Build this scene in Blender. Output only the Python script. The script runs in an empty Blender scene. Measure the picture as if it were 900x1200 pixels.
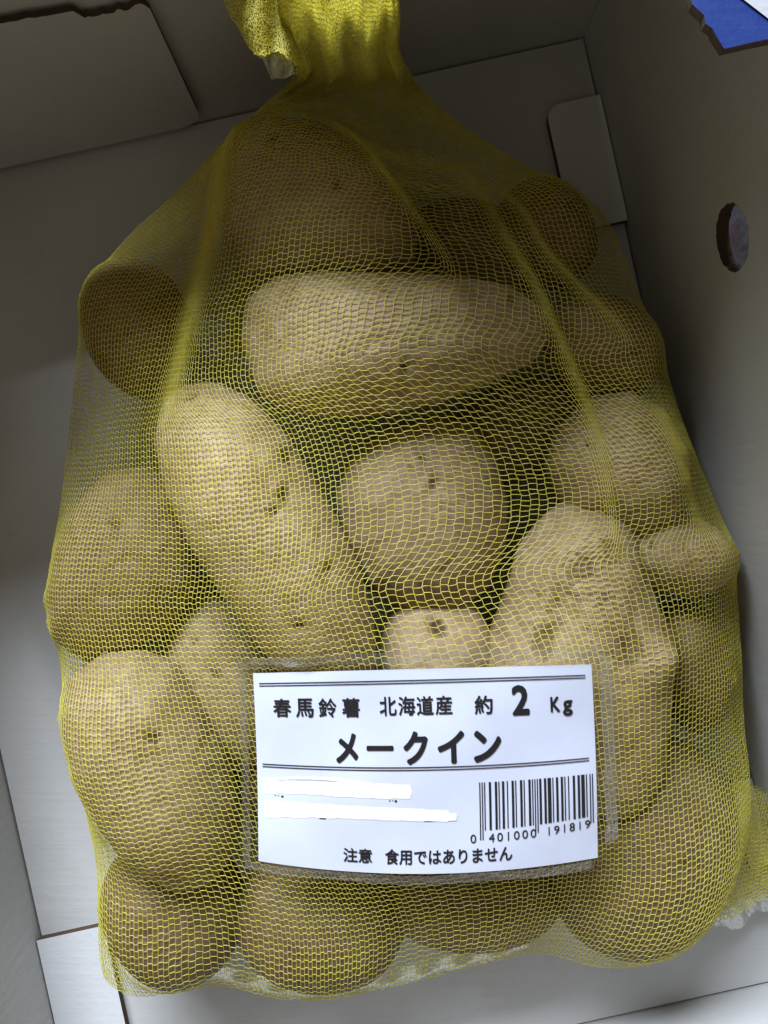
import bpy, math, random
import numpy as np

# ------------------------------------------------------------------ camera, world, light, exposure
H, F = 0.30, 900.0                      # camera height over the box floor (m); focal length in photo pixels
scn = bpy.context.scene
COL = scn.collection
cam_d = bpy.data.cameras.new("camera")
cam_d.sensor_fit = 'HORIZONTAL'; cam_d.sensor_width = 36.0; cam_d.lens = 36.0 * F / 900.0
cam_d.clip_start = 0.01; cam_d.clip_end = 50
cam = bpy.data.objects.new("camera", cam_d); COL.objects.link(cam)
cam.location = (0, 0, H); cam.rotation_euler = (0, 0, 0)
scn.camera = cam

world = bpy.data.worlds.new("World"); scn.world = world; world.use_nodes = True
bg = world.node_tree.nodes["Background"]
bg.inputs[0].default_value = (1.0, 0.87, 0.68, 1); bg.inputs[1].default_value = 0.24

from mathutils import Vector, Matrix
def area_light(name, loc, target, sx, sy, power, col):
    d = bpy.data.lights.new(name, 'AREA'); d.shape = 'RECTANGLE'; d.size = sx; d.size_y = sy
    d.energy = power; d.color = col
    o = bpy.data.objects.new(name, d); COL.objects.link(o); o.location = loc
    o.rotation_euler = (Vector(target) - Vector(loc)).to_track_quat('-Z', 'Y').to_euler()
    return o
# the window beyond the far wall of the box, a little to the left
_el, _az, _dist = math.radians(37), math.radians(20), 1.7
area_light("window_light", (-math.sin(_az) * math.cos(_el) * _dist, math.cos(_az) * math.cos(_el) * _dist, math.sin(_el) * _dist),
           (0, -0.03, 0.03), 0.95, 0.50, 86.0, (0.80, 0.89, 1.0))

scn.view_settings.view_transform = 'Standard'; scn.view_settings.look = 'None'
scn.view_settings.exposure = 0.0; scn.view_settings.gamma = 1.0
scn.render.engine = 'CYCLES'
scn.cycles.use_denoising = True
scn.cycles.max_bounces = 8; scn.cycles.transparent_max_bounces = 24
scn.cycles.sample_clamp_indirect = 4.0

# ------------------------------------------------------------------ helpers
rng = np.random.default_rng(7)
def W(px, py, z):                       # photo pixel at a known height -> metres
    px = np.asarray(px, float); py = np.asarray(py, float); z = np.asarray(z, float)
    k = (H - z) / F
    return np.stack(np.broadcast_arrays((px - 450) * k, -(py - 600) * k, z), -1)
E1 = np.array([0.976, 0.217]); E2 = np.array([-0.217, 0.976])      # box axes: across, away
def BX(p, q, z):
    return (E1[0] * p + E2[0] * q, E1[1] * p + E2[1] * q, z)

def mesh_np(name, V, faces, mats, parent=None, smooth=True, mat_idx=None, origin=(0, 0, 0)):
    """V (n,3) array, faces: array (m,k) or list of lists"""
    V = np.asarray(V, np.float32) - np.asarray(origin, np.float32)
    me = bpy.data.meshes.new(name)
    if isinstance(faces, np.ndarray):
        m, k = faces.shape
        me.vertices.add(len(V)); me.vertices.foreach_set("co", V.ravel())
        me.loops.add(m * k); me.loops.foreach_set("vertex_index", faces.astype(np.int32).ravel())
        me.polygons.add(m); me.polygons.foreach_set("loop_start", np.arange(0, m * k, k, dtype=np.int32))
        me.polygons.foreach_set("loop_total", np.full(m, k, np.int32))
        me.update(calc_edges=True); me.validate()
    else:
        me.from_pydata([tuple(map(float, v)) for v in V], [], faces); me.update()
    for mt in (mats if isinstance(mats, (list, tuple)) else [mats]): me.materials.append(mt)
    if mat_idx is not None: me.polygons.foreach_set("material_index", np.asarray(mat_idx, np.int32))
    me.polygons.foreach_set("use_smooth", np.full(len(me.polygons), smooth)); me.update()
    o = bpy.data.objects.new(name, me); COL.objects.link(o)
    if parent is not None:
        o.parent = parent
    else:
        o.location = origin
    return o
def thing(name, label, cat, loc, group=None):
    o = bpy.data.objects.new(name, None); COL.objects.link(o); o.location = loc
    o.empty_display_size = 0.02
    o['label'] = label; o['category'] = cat
    if group: o['group'] = group
    return o
def grid_faces(nu, nv, close_u=False):
    f = []
    i = np.arange(nv - 1)[:, None]; j = np.arange(nu if close_u else nu - 1)[None, :]
    a = i * nu + j; b = i * nu + (j + 1) % nu
    return np.stack([a, b, b + nu, a + nu], -1).reshape(-1, 4)
class Waves:                             # smooth pseudo noise in 3D, from random sines
    def __init__(self, seed, n=14, f0=1.0, f1=3.0):
        r = np.random.default_rng(seed)
        d = r.normal(size=(n, 3)); d /= np.linalg.norm(d, axis=1)[:, None]
        self.k = d * r.uniform(f0, f1, n)[:, None]; self.ph = r.uniform(0, 6.28, n)
    def __call__(self, P):
        return np.sin(P @ self.k.T + self.ph).sum(-1) / math.sqrt(len(self.ph))

# ------------------------------------------------------------------ materials
def new_mat(name):
    m = bpy.data.materials.new(name); m.use_nodes = True
    nt = m.node_tree; return m, nt, nt.nodes, nt.links, nt.nodes["Principled BSDF"]
def noise(nt, scale, detail=4, rough=0.55, vec=None):
    n = nt.nodes.new("ShaderNodeTexNoise"); n.inputs["Scale"].default_value = scale
    n.inputs["Detail"].default_value = detail; n.inputs["Roughness"].default_value = rough
    if vec is not None: nt.links.new(vec, n.inputs["Vector"])
    return n
def ramp(nt, src, stops):
    r = nt.nodes.new("ShaderNodeValToRGB"); nt.links.new(src, r.inputs[0])
    e = r.color_ramp.elements
    while len(e) < len(stops): e.new(0.5)
    for el, (p, c) in zip(e, stops):
        el.position = p; el.color = c if len(c) == 4 else (*c, 1)
    return r
def mixc(nt, fac, a, b, mode='MIX'):
    m = nt.nodes.new("ShaderNodeMix"); m.data_type = 'RGBA'; m.blend_type = mode
    for s, v in ((0, fac), (6, a), (7, b)):
        if hasattr(v, 'links') or hasattr(v, 'is_linked'): nt.links.new(v, m.inputs[s])
        elif isinstance(v, (int, float)): m.inputs[s].default_value = v
        else: m.inputs[s].default_value = (*v, 1) if len(v) == 3 else v
    return m.outputs[2]

def mat_board(name, col, var=0.08, dirt=0.22, rough=0.75):
    m, nt, N, L, B = new_mat(name)
    tc = N.new("ShaderNodeTexCoord"); O = tc.outputs["Object"]
    n1 = noise(nt, 14, 3, .5, O); n2 = noise(nt, 380, 3, .6, O); n3 = noise(nt, 55, 6, .7, O)
    c = np.array(col)
    base = ramp(nt, n1.outputs[0], [(0.3, tuple(c * (1 - var))), (0.7, tuple(np.minimum(c * (1 + var), .95)))])
    d = ramp(nt, n3.outputs[0], [(0.56, (0, 0, 0)), (0.75, (dirt, dirt, dirt))])
    col2 = mixc(nt, d.outputs[0], base.outputs[0], (0.25, 0.22, 0.18))
    # rare dark specks
    v = N.new("ShaderNodeTexVoronoi"); v.inputs["Scale"].default_value = 42; L.new(O, v.inputs["Vector"])
    sp = ramp(nt, v.outputs["Distance"], [(0.018, (0.55, 0.55, 0.55)), (0.035, (0, 0, 0))])
    gate = noise(nt, 30, 1, .5, O); gt = ramp(nt, gate.outputs[0], [(0.60, (0, 0, 0)), (0.62, (1, 1, 1))])
    mm = N.new("ShaderNodeMath"); mm.operation = 'MULTIPLY'; L.new(sp.outputs[0], mm.inputs[0]); L.new(gt.outputs[0], mm.inputs[1])
    col3 = mixc(nt, mm.outputs[0], col2, (0.08, 0.06, 0.04))
    L.new(col3, B.inputs["Base Color"]); B.inputs["Roughness"].default_value = rough
    B.inputs["Specular IOR Level"].default_value = 0.25
    # faint corrugation ribs + fibre
    wv = N.new("ShaderNodeTexNoise"); wv.inputs["Scale"].default_value = 60
    mp = N.new("ShaderNodeMapping"); mp.inputs["Scale"].default_value = (0.25, 6, 1); mp.inputs["Rotation"].default_value = (0, 0, math.radians(-12.5))
    L.new(O, mp.inputs["Vector"]); L.new(mp.outputs[0], wv.inputs["Vector"])
    ad = N.new("ShaderNodeMath"); ad.operation = 'ADD'; L.new(wv.outputs[0], ad.inputs[0]); L.new(n2.outputs[0], ad.inputs[1])
    bp = N.new("ShaderNodeBump"); bp.inputs["Strength"].default_value = 0.22; bp.inputs["Distance"].default_value = 0.0006
    L.new(ad.outputs[0], bp.inputs["Height"]); L.new(bp.outputs[0], B.inputs["Normal"])
    return m
M_board = mat_board("white_board", (0.44, 0.435, 0.43))
M_tab = mat_board("white_board_tab", (0.52, 0.52, 0.53))
M_kraft_shaded = mat_board("kraft_edge_shaded", (0.06, 0.038, 0.025), 0.3, 0.4, 0.9)  # near-black raw edge: the hole rim's shade is put into this colour
M_blue = mat_board("blue_print", (0.008, 0.030, 0.17), 0.12, 0.05, 0.5)
M_whiteprint = mat_board("white_print", (0.42, 0.43, 0.47))
M_mauve = mat_board("pale_paper", (0.34, 0.31, 0.33))
M_pink = mat_board("pink_print", (0.50, 0.22, 0.27))
M_table = mat_board("pale_table", (0.72, 0.74, 0.78), 0.05, 0.03, 0.5)

def mat_potato(name, tint, muddy):
    m, nt, N, L, B = new_mat(name)
    tc = N.new("ShaderNodeTexCoord"); O = tc.outputs["Object"]
    n1 = noise(nt, 38, 5, .6, O); n2 = noise(nt, 240, 5, .65, O); n3 = noise(nt, 90, 6, .7, O)
    t = np.array(tint)
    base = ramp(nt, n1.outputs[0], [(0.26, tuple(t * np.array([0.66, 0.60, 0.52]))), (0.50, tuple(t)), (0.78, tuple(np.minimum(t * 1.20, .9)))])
    oi = N.new('ShaderNodeObjectInfo'); orr = ramp(nt, oi.outputs['Random'], [(0.0, (0.84, 0.80, 0.74)), (0.5, (1, 1, 1)), (1.0, (1.08, 1.05, 1.0))])
    fine = ramp(nt, n2.outputs[0], [(0.33, (0.72, 0.67, 0.60)), (0.60, (1.05, 1.04, 1.0))])
    c1 = mixc(nt, 1.0, mixc(nt, 0.9, base.outputs[0], fine.outputs[0], 'MULTIPLY'), orr.outputs[0], 'MULTIPLY')
    # russet blotches and lenticels
    bl = ramp(nt, n3.outputs[0], [(0.50, (0, 0, 0)), (0.68, (0.62, 0.62, 0.62))])
    c2 = mixc(nt, bl.outputs[0], c1, (0.215, 0.135, 0.066))
    v = N.new("ShaderNodeTexVoronoi"); v.inputs["Scale"].default_value = 230; L.new(O, v.inputs["Vector"])
    ln = ramp(nt, v.outputs["Distance"], [(0.06, (0.5, 0.5, 0.5)), (0.14, (0, 0, 0))])
    c3 = mixc(nt, ln.outputs[0], c2, (0.22, 0.15, 0.08))
    at = N.new("ShaderNodeAttribute"); at.attribute_name = "scar"
    sc_n = noise(nt, 420, 4, .7, O)
    sm = N.new("ShaderNodeMath"); sm.operation = 'MULTIPLY_ADD'; sm.inputs[1].default_value = 1.5
    L.new(at.outputs["Fac"], sm.inputs[0]); 
    sh = N.new("ShaderNodeMath"); sh.operation = 'MULTIPLY_ADD'; sh.inputs[1].default_value = 0.9; sh.inputs[2].default_value = -0.62
    L.new(sc_n.outputs[0], sh.inputs[0]); L.new(sh.outputs[0], sm.inputs[2])
    sr = ramp(nt, sm.outputs[0], [(0.12, (0, 0, 0)), (0.75, (0.95, 0.95, 0.95))])
    c4 = mixc(nt, sr.outputs[0], c3, (0.085, 0.052, 0.025))
    # dry soil crust
    am = N.new("ShaderNodeAttribute"); am.attribute_name = "soil"
    nm = noise(nt, 150, 7, .75, O)
    ml = N.new("ShaderNodeMath"); ml.operation = 'MULTIPLY_ADD'; ml.inputs[1].default_value = 0.9
    nmz = N.new("ShaderNodeMath"); nmz.operation = 'ADD'; nmz.inputs[1].default_value = -0.62; L.new(nm.outputs[0], nmz.inputs[0])
    nm2 = N.new("ShaderNodeMath"); nm2.operation = 'MULTIPLY'; nm2.inputs[1].default_value = 2.2; L.new(nmz.outputs[0], nm2.inputs[0])
    L.new(am.outputs["Fac"], ml.inputs[0]); L.new(nm2.outputs[0], ml.inputs[2])
    mr = ramp(nt, ml.outputs[0], [(0.22, (0, 0, 0)), (0.50, (0.85, 0.85, 0.85))])
    c5 = mixc(nt, mr.outputs[0], c4, (0.125, 0.080, 0.038))
    L.new(c5, B.inputs["Base Color"])
    B.inputs["Roughness"].default_value = 0.62; B.inputs["Specular IOR Level"].default_value = 0.3
    s1 = N.new("ShaderNodeMath"); s1.operation = 'ADD'; L.new(n2.outputs[0], s1.inputs[0]); L.new(n3.outputs[0], s1.inputs[1])
    s2 = N.new("ShaderNodeMath"); s2.operation = 'MULTIPLY_ADD'; s2.inputs[1].default_value = 1.6
    L.new(mr.outputs[0], s2.inputs[0]); L.new(s1.outputs[0], s2.inputs[2])
    bp = N.new("ShaderNodeBump"); bp.inputs["Strength"].default_value = 0.5; bp.inputs["Distance"].default_value = 0.0009
    L.new(s2.outputs[0], bp.inputs["Height"]); L.new(bp.outputs[0], B.inputs["Normal"])
    return m
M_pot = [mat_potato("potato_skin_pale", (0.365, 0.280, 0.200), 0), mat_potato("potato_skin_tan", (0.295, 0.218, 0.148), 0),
         mat_potato("potato_skin_brown", (0.19, 0.125, 0.060), 0), mat_potato("potato_skin_dull_shaded", (0.155, 0.108, 0.066), 0)]  # dull one: browner skin plus the gap shade put into its colour

def mat_net():
    m, nt, N, L, B = new_mat("yellow_net_thread")
    tc = N.new("ShaderNodeTexCoord"); n = noise(nt, 300, 2, .5, tc.outputs["Object"])
    c = ramp(nt, n.outputs[0], [(0.3, (0.91, 0.83, 0.12)), (0.7, (0.97, 0.93, 0.30))])
    L.new(c.outputs[0], B.inputs["Base Color"]); B.inputs["Roughness"].default_value = 0.26
    B.inputs["Specular IOR Level"].default_value = 0.8
    tr = N.new("ShaderNodeBsdfTranslucent"); L.new(c.outputs[0], tr.inputs["Color"])
    mx = N.new("ShaderNodeMixShader"); mx.inputs[0].default_value = 0.56
    L.new(B.outputs[0], mx.inputs[1]); L.new(tr.outputs[0], mx.inputs[2])
    tp = N.new("ShaderNodeBsdfTransparent"); m2 = N.new("ShaderNodeMixShader"); m2.inputs[0].default_value = 0.16
    L.new(mx.outputs[0], m2.inputs[1]); L.new(tp.outputs[0], m2.inputs[2])
    L.new(m2.outputs[0], N["Material Output"].inputs["Surface"])
    return m
M_net = mat_net()
def mat_film(name, white, gloss, rough, bump, bscale, tint=(0.9, 0.92, 0.95)):
    m, nt, N, L, B = new_mat(name); N.remove(B)
    tc = N.new("ShaderNodeTexCoord"); n = noise(nt, bscale, 4, .6, tc.outputs["Object"])
    bp = N.new("ShaderNodeBump"); bp.inputs["Strength"].default_value = bump; bp.inputs["Distance"].default_value = 0.001
    L.new(n.outputs[0], bp.inputs["Height"])
    tp = N.new("ShaderNodeBsdfTransparent"); tp.inputs[0].default_value = (0.985, 0.985, 0.985, 1)
    gl = N.new("ShaderNodeBsdfGlossy"); gl.inputs["Roughness"].default_value = rough; L.new(bp.outputs[0], gl.inputs["Normal"])
    df = N.new("ShaderNodeBsdfDiffuse"); df.inputs[0].default_value = (*tint, 1); L.new(bp.outputs[0], df.inputs["Normal"])
    tl = N.new("ShaderNodeBsdfTranslucent"); tl.inputs[0].default_value = (*tint, 1)
    m0 = N.new("ShaderNodeMixShader"); m0.inputs[0].default_value = 0.5; L.new(df.outputs[0], m0.inputs[1]); L.new(tl.outputs[0], m0.inputs[2])
    m1 = N.new("ShaderNodeMixShader"); m1.inputs[0].default_value = white; L.new(tp.outputs[0], m1.inputs[1]); L.new(m0.outputs[0], m1.inputs[2])
    fr = N.new("ShaderNodeFresnel"); fr.inputs[0].default_value = 1.45; L.new(bp.outputs[0], fr.inputs["Normal"])
    ml = N.new("ShaderNodeMath"); ml.operation = 'MULTIPLY'; ml.inputs[1].default_value = gloss; L.new(fr.outputs[0], ml.inputs[0])
    m2 = N.new("ShaderNodeMixShader"); L.new(ml.outputs[0], m2.inputs[0]); L.new(m1.outputs[0], m2.inputs[1]); L.new(gl.outputs[0], m2.inputs[2])
    L.new(m2.outputs[0], N["Material Output"].inputs["Surface"])
    return m
M_film = mat_film("clear_film", 0.0, 0.55, 0.12, 0.2, 90)
M_seal = mat_film("film_seal", 0.06, 2.0, 0.10, 1.0, 330)
M_film2 = mat_film("neck_film", 0.12, 2.5, 0.15, 0.5, 150)
M_tie = mat_film("cloudy_film", 0.62, 0.5, 0.35, 0.4, 120, (0.78, 0.76, 0.58))
M_hem = mat_film("pale_hem", 0.26, 0.6, 0.3, 0.8, 500, (0.80, 0.72, 0.22))
def mat_flat(name, col, rough=0.55):
    m, nt, N, L, B = new_mat(name)
    tc = N.new("ShaderNodeTexCoord"); n = noise(nt, 90, 5, .6, tc.outputs["Object"])
    c = np.array(col); r = ramp(nt, n.outputs[0], [(0.3, tuple(c * 0.96)), (0.7, tuple(np.minimum(c * 1.02, .97)))])
    L.new(r.outputs[0], B.inputs["Base Color"]); B.inputs["Roughness"].default_value = rough
    B.inputs["Specular IOR Level"].default_value = 0.3
    return m
M_paper = mat_flat("label_paper", (0.655, 0.69, 0.84))
M_ink = mat_flat("black_ink", (0.014, 0.013, 0.016))
M_coverup = mat_flat("coverup_white", (0.97, 0.97, 0.97))

# ------------------------------------------------------------------ setting: the table
PL, PR, QF, QN = -0.1672, 0.1168, 0.1645, -0.2124        # inner faces of the box walls
WH, TH, WL = 0.17, 0.004, 0.10                                      # wall height, board thickness
tb = 1.6
o = mesh_np("tabletop", [(-tb, -tb, -0.0045), (tb, -tb, -0.0045), (tb, tb, -0.0045), (-tb, tb, -0.0045)], [[0, 1, 2, 3]], M_table, smooth=False)
o['kind'] = 'structure'

# ------------------------------------------------------------------ the cardboard box
BO = BX((PL + PR) / 2, (QF + QN) / 2, -0.004)
box = thing("cardboard_box", "open white cardboard box with a bag of potatoes lying inside", "box", BO)

def board(name, pts, thick, mats, axis, parent, jag=None, holes=None, face_mats=None):
    """A board cut from a 2D outline. axis: function (u,v,w)->world, w runs through the thickness.
    mats = [face a, face b, raw edge]."""
    pts = [tuple(p) for p in pts]; n = len(pts)
    V = [axis(u, v, 0) for u, v in pts] + [axis(u, v, thick) for u, v in pts]
    Fc = [list(range(n))[::-1], [i + n for i in range(n)]]; mi = [0, 1]
    for i in range(n):
        j = (i + 1) % n; Fc.append([i, j, j + n, i + n]); mi.append(2)
    return mesh_np(name, np.array(V), Fc, mats, parent, False, mi, BO)
def board_hole(name, u0, u1, v0, v1, hole, thick, mats, axis, parent):
    """Rectangular board with one hole given as a closed list of (u,v)."""
    n = len(hole); cu = sum(h[0] for h in hole) / n; cv = sum(h[1] for h in hole) / n
    outer = []
    for (u, v) in hole:
        du, dv = u - cu, v - cv; t = 1e9
        if du > 1e-9: t = min(t, (u1 - cu) / du)
        if du < -1e-9: t = min(t, (u0 - cu) / du)
        if dv > 1e-9: t = min(t, (v1 - cv) / dv)
        if dv < -1e-9: t = min(t, (v0 - cv) / dv)
        outer.append([cu + du * t, cv + dv * t])
    for c in ((u0, v0), (u1, v0), (u1, v1), (u0, v1)):      # snap the nearest outer point onto each corner
        k = min(range(n), key=lambda i: (outer[i][0] - c[0]) ** 2 + (outer[i][1] - c[1]) ** 2); outer[k] = list(c)
    V = [axis(*p, 0) for p in hole] + [axis(*p, 0) for p in outer] + [axis(*p, thick) for p in hole] + [axis(*p, thick) for p in outer]
    Fc, mi = [], []
    for i in range(n):
        j = (i + 1) % n
        Fc += [[i, j, j + n, i + n], [i + 2 * n, i + 3 * n, j + 3 * n, j + 2 * n], [i, i + 2 * n, j + 2 * n, j], [i + n, j + n, j + 3 * n, i + 3 * n]]
        mi += [0, 1, 2, 2]
    return mesh_np(name, np.array(V), Fc, mats, parent, False, mi, BO)
def jagged(p0, p1, n, amp, seed):
    r = random.Random(seed); out = []
    dx, dy = p1[0] - p0[0], p1[1] - p0[1]; l = math.hypot(dx, dy); nx, ny = -dy / l, dx / l
    for i in range(n):
        t = i / n; a = r.uniform(-amp, amp) if 0 < i else 0
        out.append((p0[0] + dx * t + nx * a, p0[1] + dy * t + ny * a))
    return out
def rounded(u0, v0, u1, v1, radii, n=7):
    """outline, corners in order (u0,v0) (u1,v0) (u1,v1) (u0,v1)"""
    out = []
    for (cu, cv, su, sv, a0), r in zip(((u0, v0, 1, 1, 180), (u1, v0, -1, 1, 270), (u1, v1, -1, -1, 0), (u0, v1, 1, -1, 90)), radii):
        if r <= 0: out.append((cu, cv)); continue
        for k in range(n):
            a = math.radians(a0 + 90 * k / (n - 1))
            out.append((cu + su * r + r * math.cos(a), cv + sv * r + r * math.sin(a)))
    return out
FACE = [M_board, M_board, M_kraft_shaded]
G = 0.0008
board("bottom_panel", [(PL + G, QN + G), (PR - G, QN + G), (PR - G, QF - G), (PL + G, QF - G)], TH, FACE, lambda u, v, w: BX(u, v, w - TH), box)
# side wall with the round air hole
hq, hz, hr = None, None, 0.0096
_t = 0.749; _f = W(450 + 402 * _t, 600 - 320 * _t, 0.0)
hq = float(_f[0] * E2[0] + _f[1] * E2[1]); hz = 0.251 * H
hole = [(hq + hr * 1.02 * math.cos(a), hz + hr * math.sin(a)) for a in np.linspace(0, 2 * math.pi, 64, endpoint=False)]
hr_ = random.Random(3); hole = [(u + hr_.uniform(-.0003, .0003), v + hr_.uniform(-.0003, .0003)) for u, v in hole]
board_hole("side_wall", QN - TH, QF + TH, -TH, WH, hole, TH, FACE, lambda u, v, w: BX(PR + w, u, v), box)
board("side_wall", [(QN - TH, -TH), (QF + TH, -TH), (QF + TH, 0.20), (0.12, 0.20), (0.045, 0.048), (QN - TH, 0.046)], TH, FACE, lambda u, v, w: BX(PL - w, u, v), box)  # unseen top edge sloped so that light reaches the near floor
board("end_wall", [(PL + .0003, -TH), (PR - .0003, -TH), (PR - .0003, 0.07), (PL + .0003, 0.07)], TH, FACE, lambda u, v, w: BX(u, QN - w, v), box)  # unseen top kept low to cut the bounce inside the box
slot = rounded(-0.112, 0.0835, -0.064, 0.0925, (0.003, 0.003, 0.003, 0.003), 6)
board_hole("end_wall", PL + .0003, PR - .0003, -TH, 0.143, slot, TH, FACE, lambda u, v, w: BX(u, QF + w, v), box)
for (u0, u1, v1, sl) in ((PL + .0003, -0.085, 0.160, 0.01), (PR - .0003, 0.035, 0.19, -0.02)):      # unseen raised corners, shaped to shade the left floor and right wall
    board("unseen_wall_corner", [(u0, 0.1432), (u1 + sl, 0.1432), (u1, v1 - .004), (u0, v1)][::(1 if sl > 0 else -1)], TH, FACE, lambda u, v, w: BX(u, QF + w, v), box)
# inner flap standing against the far end wall, rounded lower corner, torn top
fl_r = -0.0355
fl = [(PL + .001, 0.004), (fl_r - 0.009, 0.004)]
for k in range(1, 8):
    a = math.radians(-90 + 90 * k / 7); fl.append((fl_r - 0.009 + 0.009 * math.cos(a), 0.013 + 0.009 * math.sin(a)))
fl += [(fl_r, 0.0715)] + jagged((fl_r - .001, 0.0735), (fl_r - .0045, 0.0755), 3, .0006, 1)
fl += jagged((fl_r - .005, 0.0735), (fl_r - .020, 0.0735), 14, .0007, 2) + jagged((fl_r - .021, 0.0775), (PL + .001, 0.0855), 60, .00030, 5) + [(PL + .001, 0.0855)]
board("inner_flap", fl, 0.0020, [M_board, M_board, M_kraft_shaded], lambda u, v, w: BX(u, QF - .0012 - w, v), box)
# locking tabs lying on the floor beside the side walls
def tab(p0, q0, p1, q1, radii, tilt):
    board("floor_tab", rounded(p0, q0, p1, q1, radii), 0.0032, [M_tab, M_tab, M_kraft_shaded],
          lambda u, v, w: BX(u, v, 0.0008 + w + tilt * abs(u - (p0 if abs(p0 - PR) > abs(p1 - PR) else p1))), box)
tab(0.0945, 0.0895, PR - .0006, 0.139, (0.001, 0, 0, 0.006), 0.01)
tab(PL + .0006, QN + .001, -0.1402, -0.1322, (0, 0, 0.0015, 0.0), 0.0)
tab(0.1080, -0.165, PR - .0006, -0.1310, (0, 0, 0, 0.002), 0.0)
# top flap folded inward over the side wall, blue print with a white field
zf = WH + 0.001; s_ = H / (H - zf)
def flap_pq(px, py):
    w = W(px, py, zf); return (float(w[0] * E1[0] + w[1] * E1[1]), float(w[0] * E2[0] + w[1] * E2[1]))
c0 = flap_pq(849, 57); c1 = flap_pq(808, -4)
fb = jagged((PR + TH, c0[1]), c0, 9, .00010, 8) + jagged(c0, c1, 8, .00035, 9) + [c1, (c1[0] - .004, QF), (PR + TH, QF)]
fo = board("top_flap", fb, 0.0020, [M_kraft_shaded, M_blue, M_kraft_shaded], lambda u, v, w: BX(u, v, zf - 0.0020 + w), box)
fo['label'] = "torn blue printed top flap folded inward"
wp = [flap_pq(862, -6), flap_pq(901, 24), (PR + TH - .001, flap_pq(901, 24)[1] + .012), (PR + TH - .001, QF - .002), flap_pq(850, -60)]
fw = mesh_np("white_print_field", np.array([BX(p, q, zf + .0003) for p, q in wp]), [list(range(5))], M_whiteprint, fo, False, None, BO)
# outer flap hanging down outside the air hole, pale with thin pink print
POF = PR + TH + 0.018; _k = POF / PR; ou, ov = hq * _k, H - (H - hz) * _k
of = board("outer_flap", [(ou - .06, 0.0), (ou + .06, 0.0), (ou + .06, WH - .004), (ou - .06, WH - .004)], 0.003, [M_mauve, M_mauve, M_kraft_shaded], lambda u, v, w: BX(POF + w, u, v), box)
pk = []; pf = []
def pink(u0, u1, v0, v1):
    b = len(pk); x = POF - .0003
    pk.extend([BX(x, ou + u0, ov + v0), BX(x, ou + u1, ov + v0), BX(x, ou + u1, ov + v1), BX(x, ou + u0, ov + v1)]); pf.append([b, b + 1, b + 2, b + 3])
for k in range(6): pink(.0005, .0030, -.007 + .0022 * k, -.0056 + .0022 * k)
pink(-.0010, -.0003, -.009, .006); pink(-.0140, -.0045, .0055, .0063); pink(-.0053, -.0045, -.010, .0060); pink(.0100, .0107, -.003, .003)
mesh_np("pink_print", np.array(pk), pf, M_pink, of, False, None, BO)

# ------------------------------------------------------------------ potatoes
# centre px, semi axes px, long-axis angle in the picture (clockwise), centre height, vertical semi axis, skin, eyes (px), label
POT = [
 (365, 236, 110, 89, 12, .046, .026, 1, [(316, 160), (400, 215)], "big potato tucked right under the gathered neck of the net"),
 (462, 402, 181, 81, 4, .052, .022, 0, [(474, 430), (604, 350)], "long smooth potato lying crosswise below the one at the neck"),
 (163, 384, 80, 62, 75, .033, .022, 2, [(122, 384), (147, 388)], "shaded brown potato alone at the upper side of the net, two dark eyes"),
 (312, 622, 190, 103, 62, .049, .027, 0, [(222, 463), (338, 533), (332, 580), (322, 601), (386, 668), (352, 733)], "largest long pale potato lying diagonally, pitted with several eyes"),
 (142, 655, 119, 84, 107, .034, .0215, 1, [(134, 614)], "potato with one small eye bulging at the net beside the largest diagonal potato"),
 (492, 604, 124, 98, 75, .034, .025, 1, [(497, 536), (507, 566)], "roundish potato in the middle between the diagonal and the soil-crusted one"),
 (513, 768, 80, 68, 90, .034, .022, 0, [(513, 733)], "small round potato with one deep dark eye above the label edge"),
 (682, 772, 190, 98, 91, .0405, .0255, 0, [(655, 700), (642, 745), (735, 760)], "knobbly pear-shaped potato crusted with dry soil beside the label"),
 (722, 550, 96, 82, 40, .037, .024, 1, [(690, 520)], "plain rounded potato behind the soil-crusted one, a net fold across it"),
 (786, 648, 70, 48, 12, .036, .020, 0, [(760, 640)], "small pale oval potato next to the tip of the soil-crusted one"),
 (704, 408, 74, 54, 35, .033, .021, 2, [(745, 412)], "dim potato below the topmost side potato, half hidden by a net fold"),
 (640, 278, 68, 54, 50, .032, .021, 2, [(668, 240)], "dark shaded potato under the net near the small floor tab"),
 (182, 897, 140, 98, 72, .043, .026, 1, [(180, 865)], "plump pale potato with one scarred eye, beside the label's edge"),
 (258, 794, 104, 60, 72, .024, .019, 0, [(226, 755), (252, 790)], "slim potato wedged under the lower end of the largest diagonal potato"),
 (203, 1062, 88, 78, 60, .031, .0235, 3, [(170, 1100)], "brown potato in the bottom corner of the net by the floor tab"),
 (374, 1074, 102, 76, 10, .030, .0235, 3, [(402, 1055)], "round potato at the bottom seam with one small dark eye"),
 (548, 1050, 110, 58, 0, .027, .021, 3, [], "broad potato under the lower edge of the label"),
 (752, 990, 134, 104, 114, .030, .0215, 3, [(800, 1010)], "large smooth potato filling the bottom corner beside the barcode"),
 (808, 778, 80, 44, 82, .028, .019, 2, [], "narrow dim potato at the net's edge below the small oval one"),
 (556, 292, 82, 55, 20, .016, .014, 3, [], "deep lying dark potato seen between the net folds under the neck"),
 (600, 505, 105, 58, -25, .014, .012, 3, [], "added deep potato filling the dark gap below the crosswise potato"),  # added so the gap reads dark instead of showing pale floor
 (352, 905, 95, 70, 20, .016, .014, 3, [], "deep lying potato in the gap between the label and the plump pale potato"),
]
import bmesh
def ico(n):
    bm = bmesh.new(); bmesh.ops.create_icosphere(bm, subdivisions=n, radius=1.0)
    r = (np.array([v.co[:] for v in bm.verts]), np.array([[v.index for v in f.verts] for f in bm.faces])); bm.free(); return r
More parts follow.
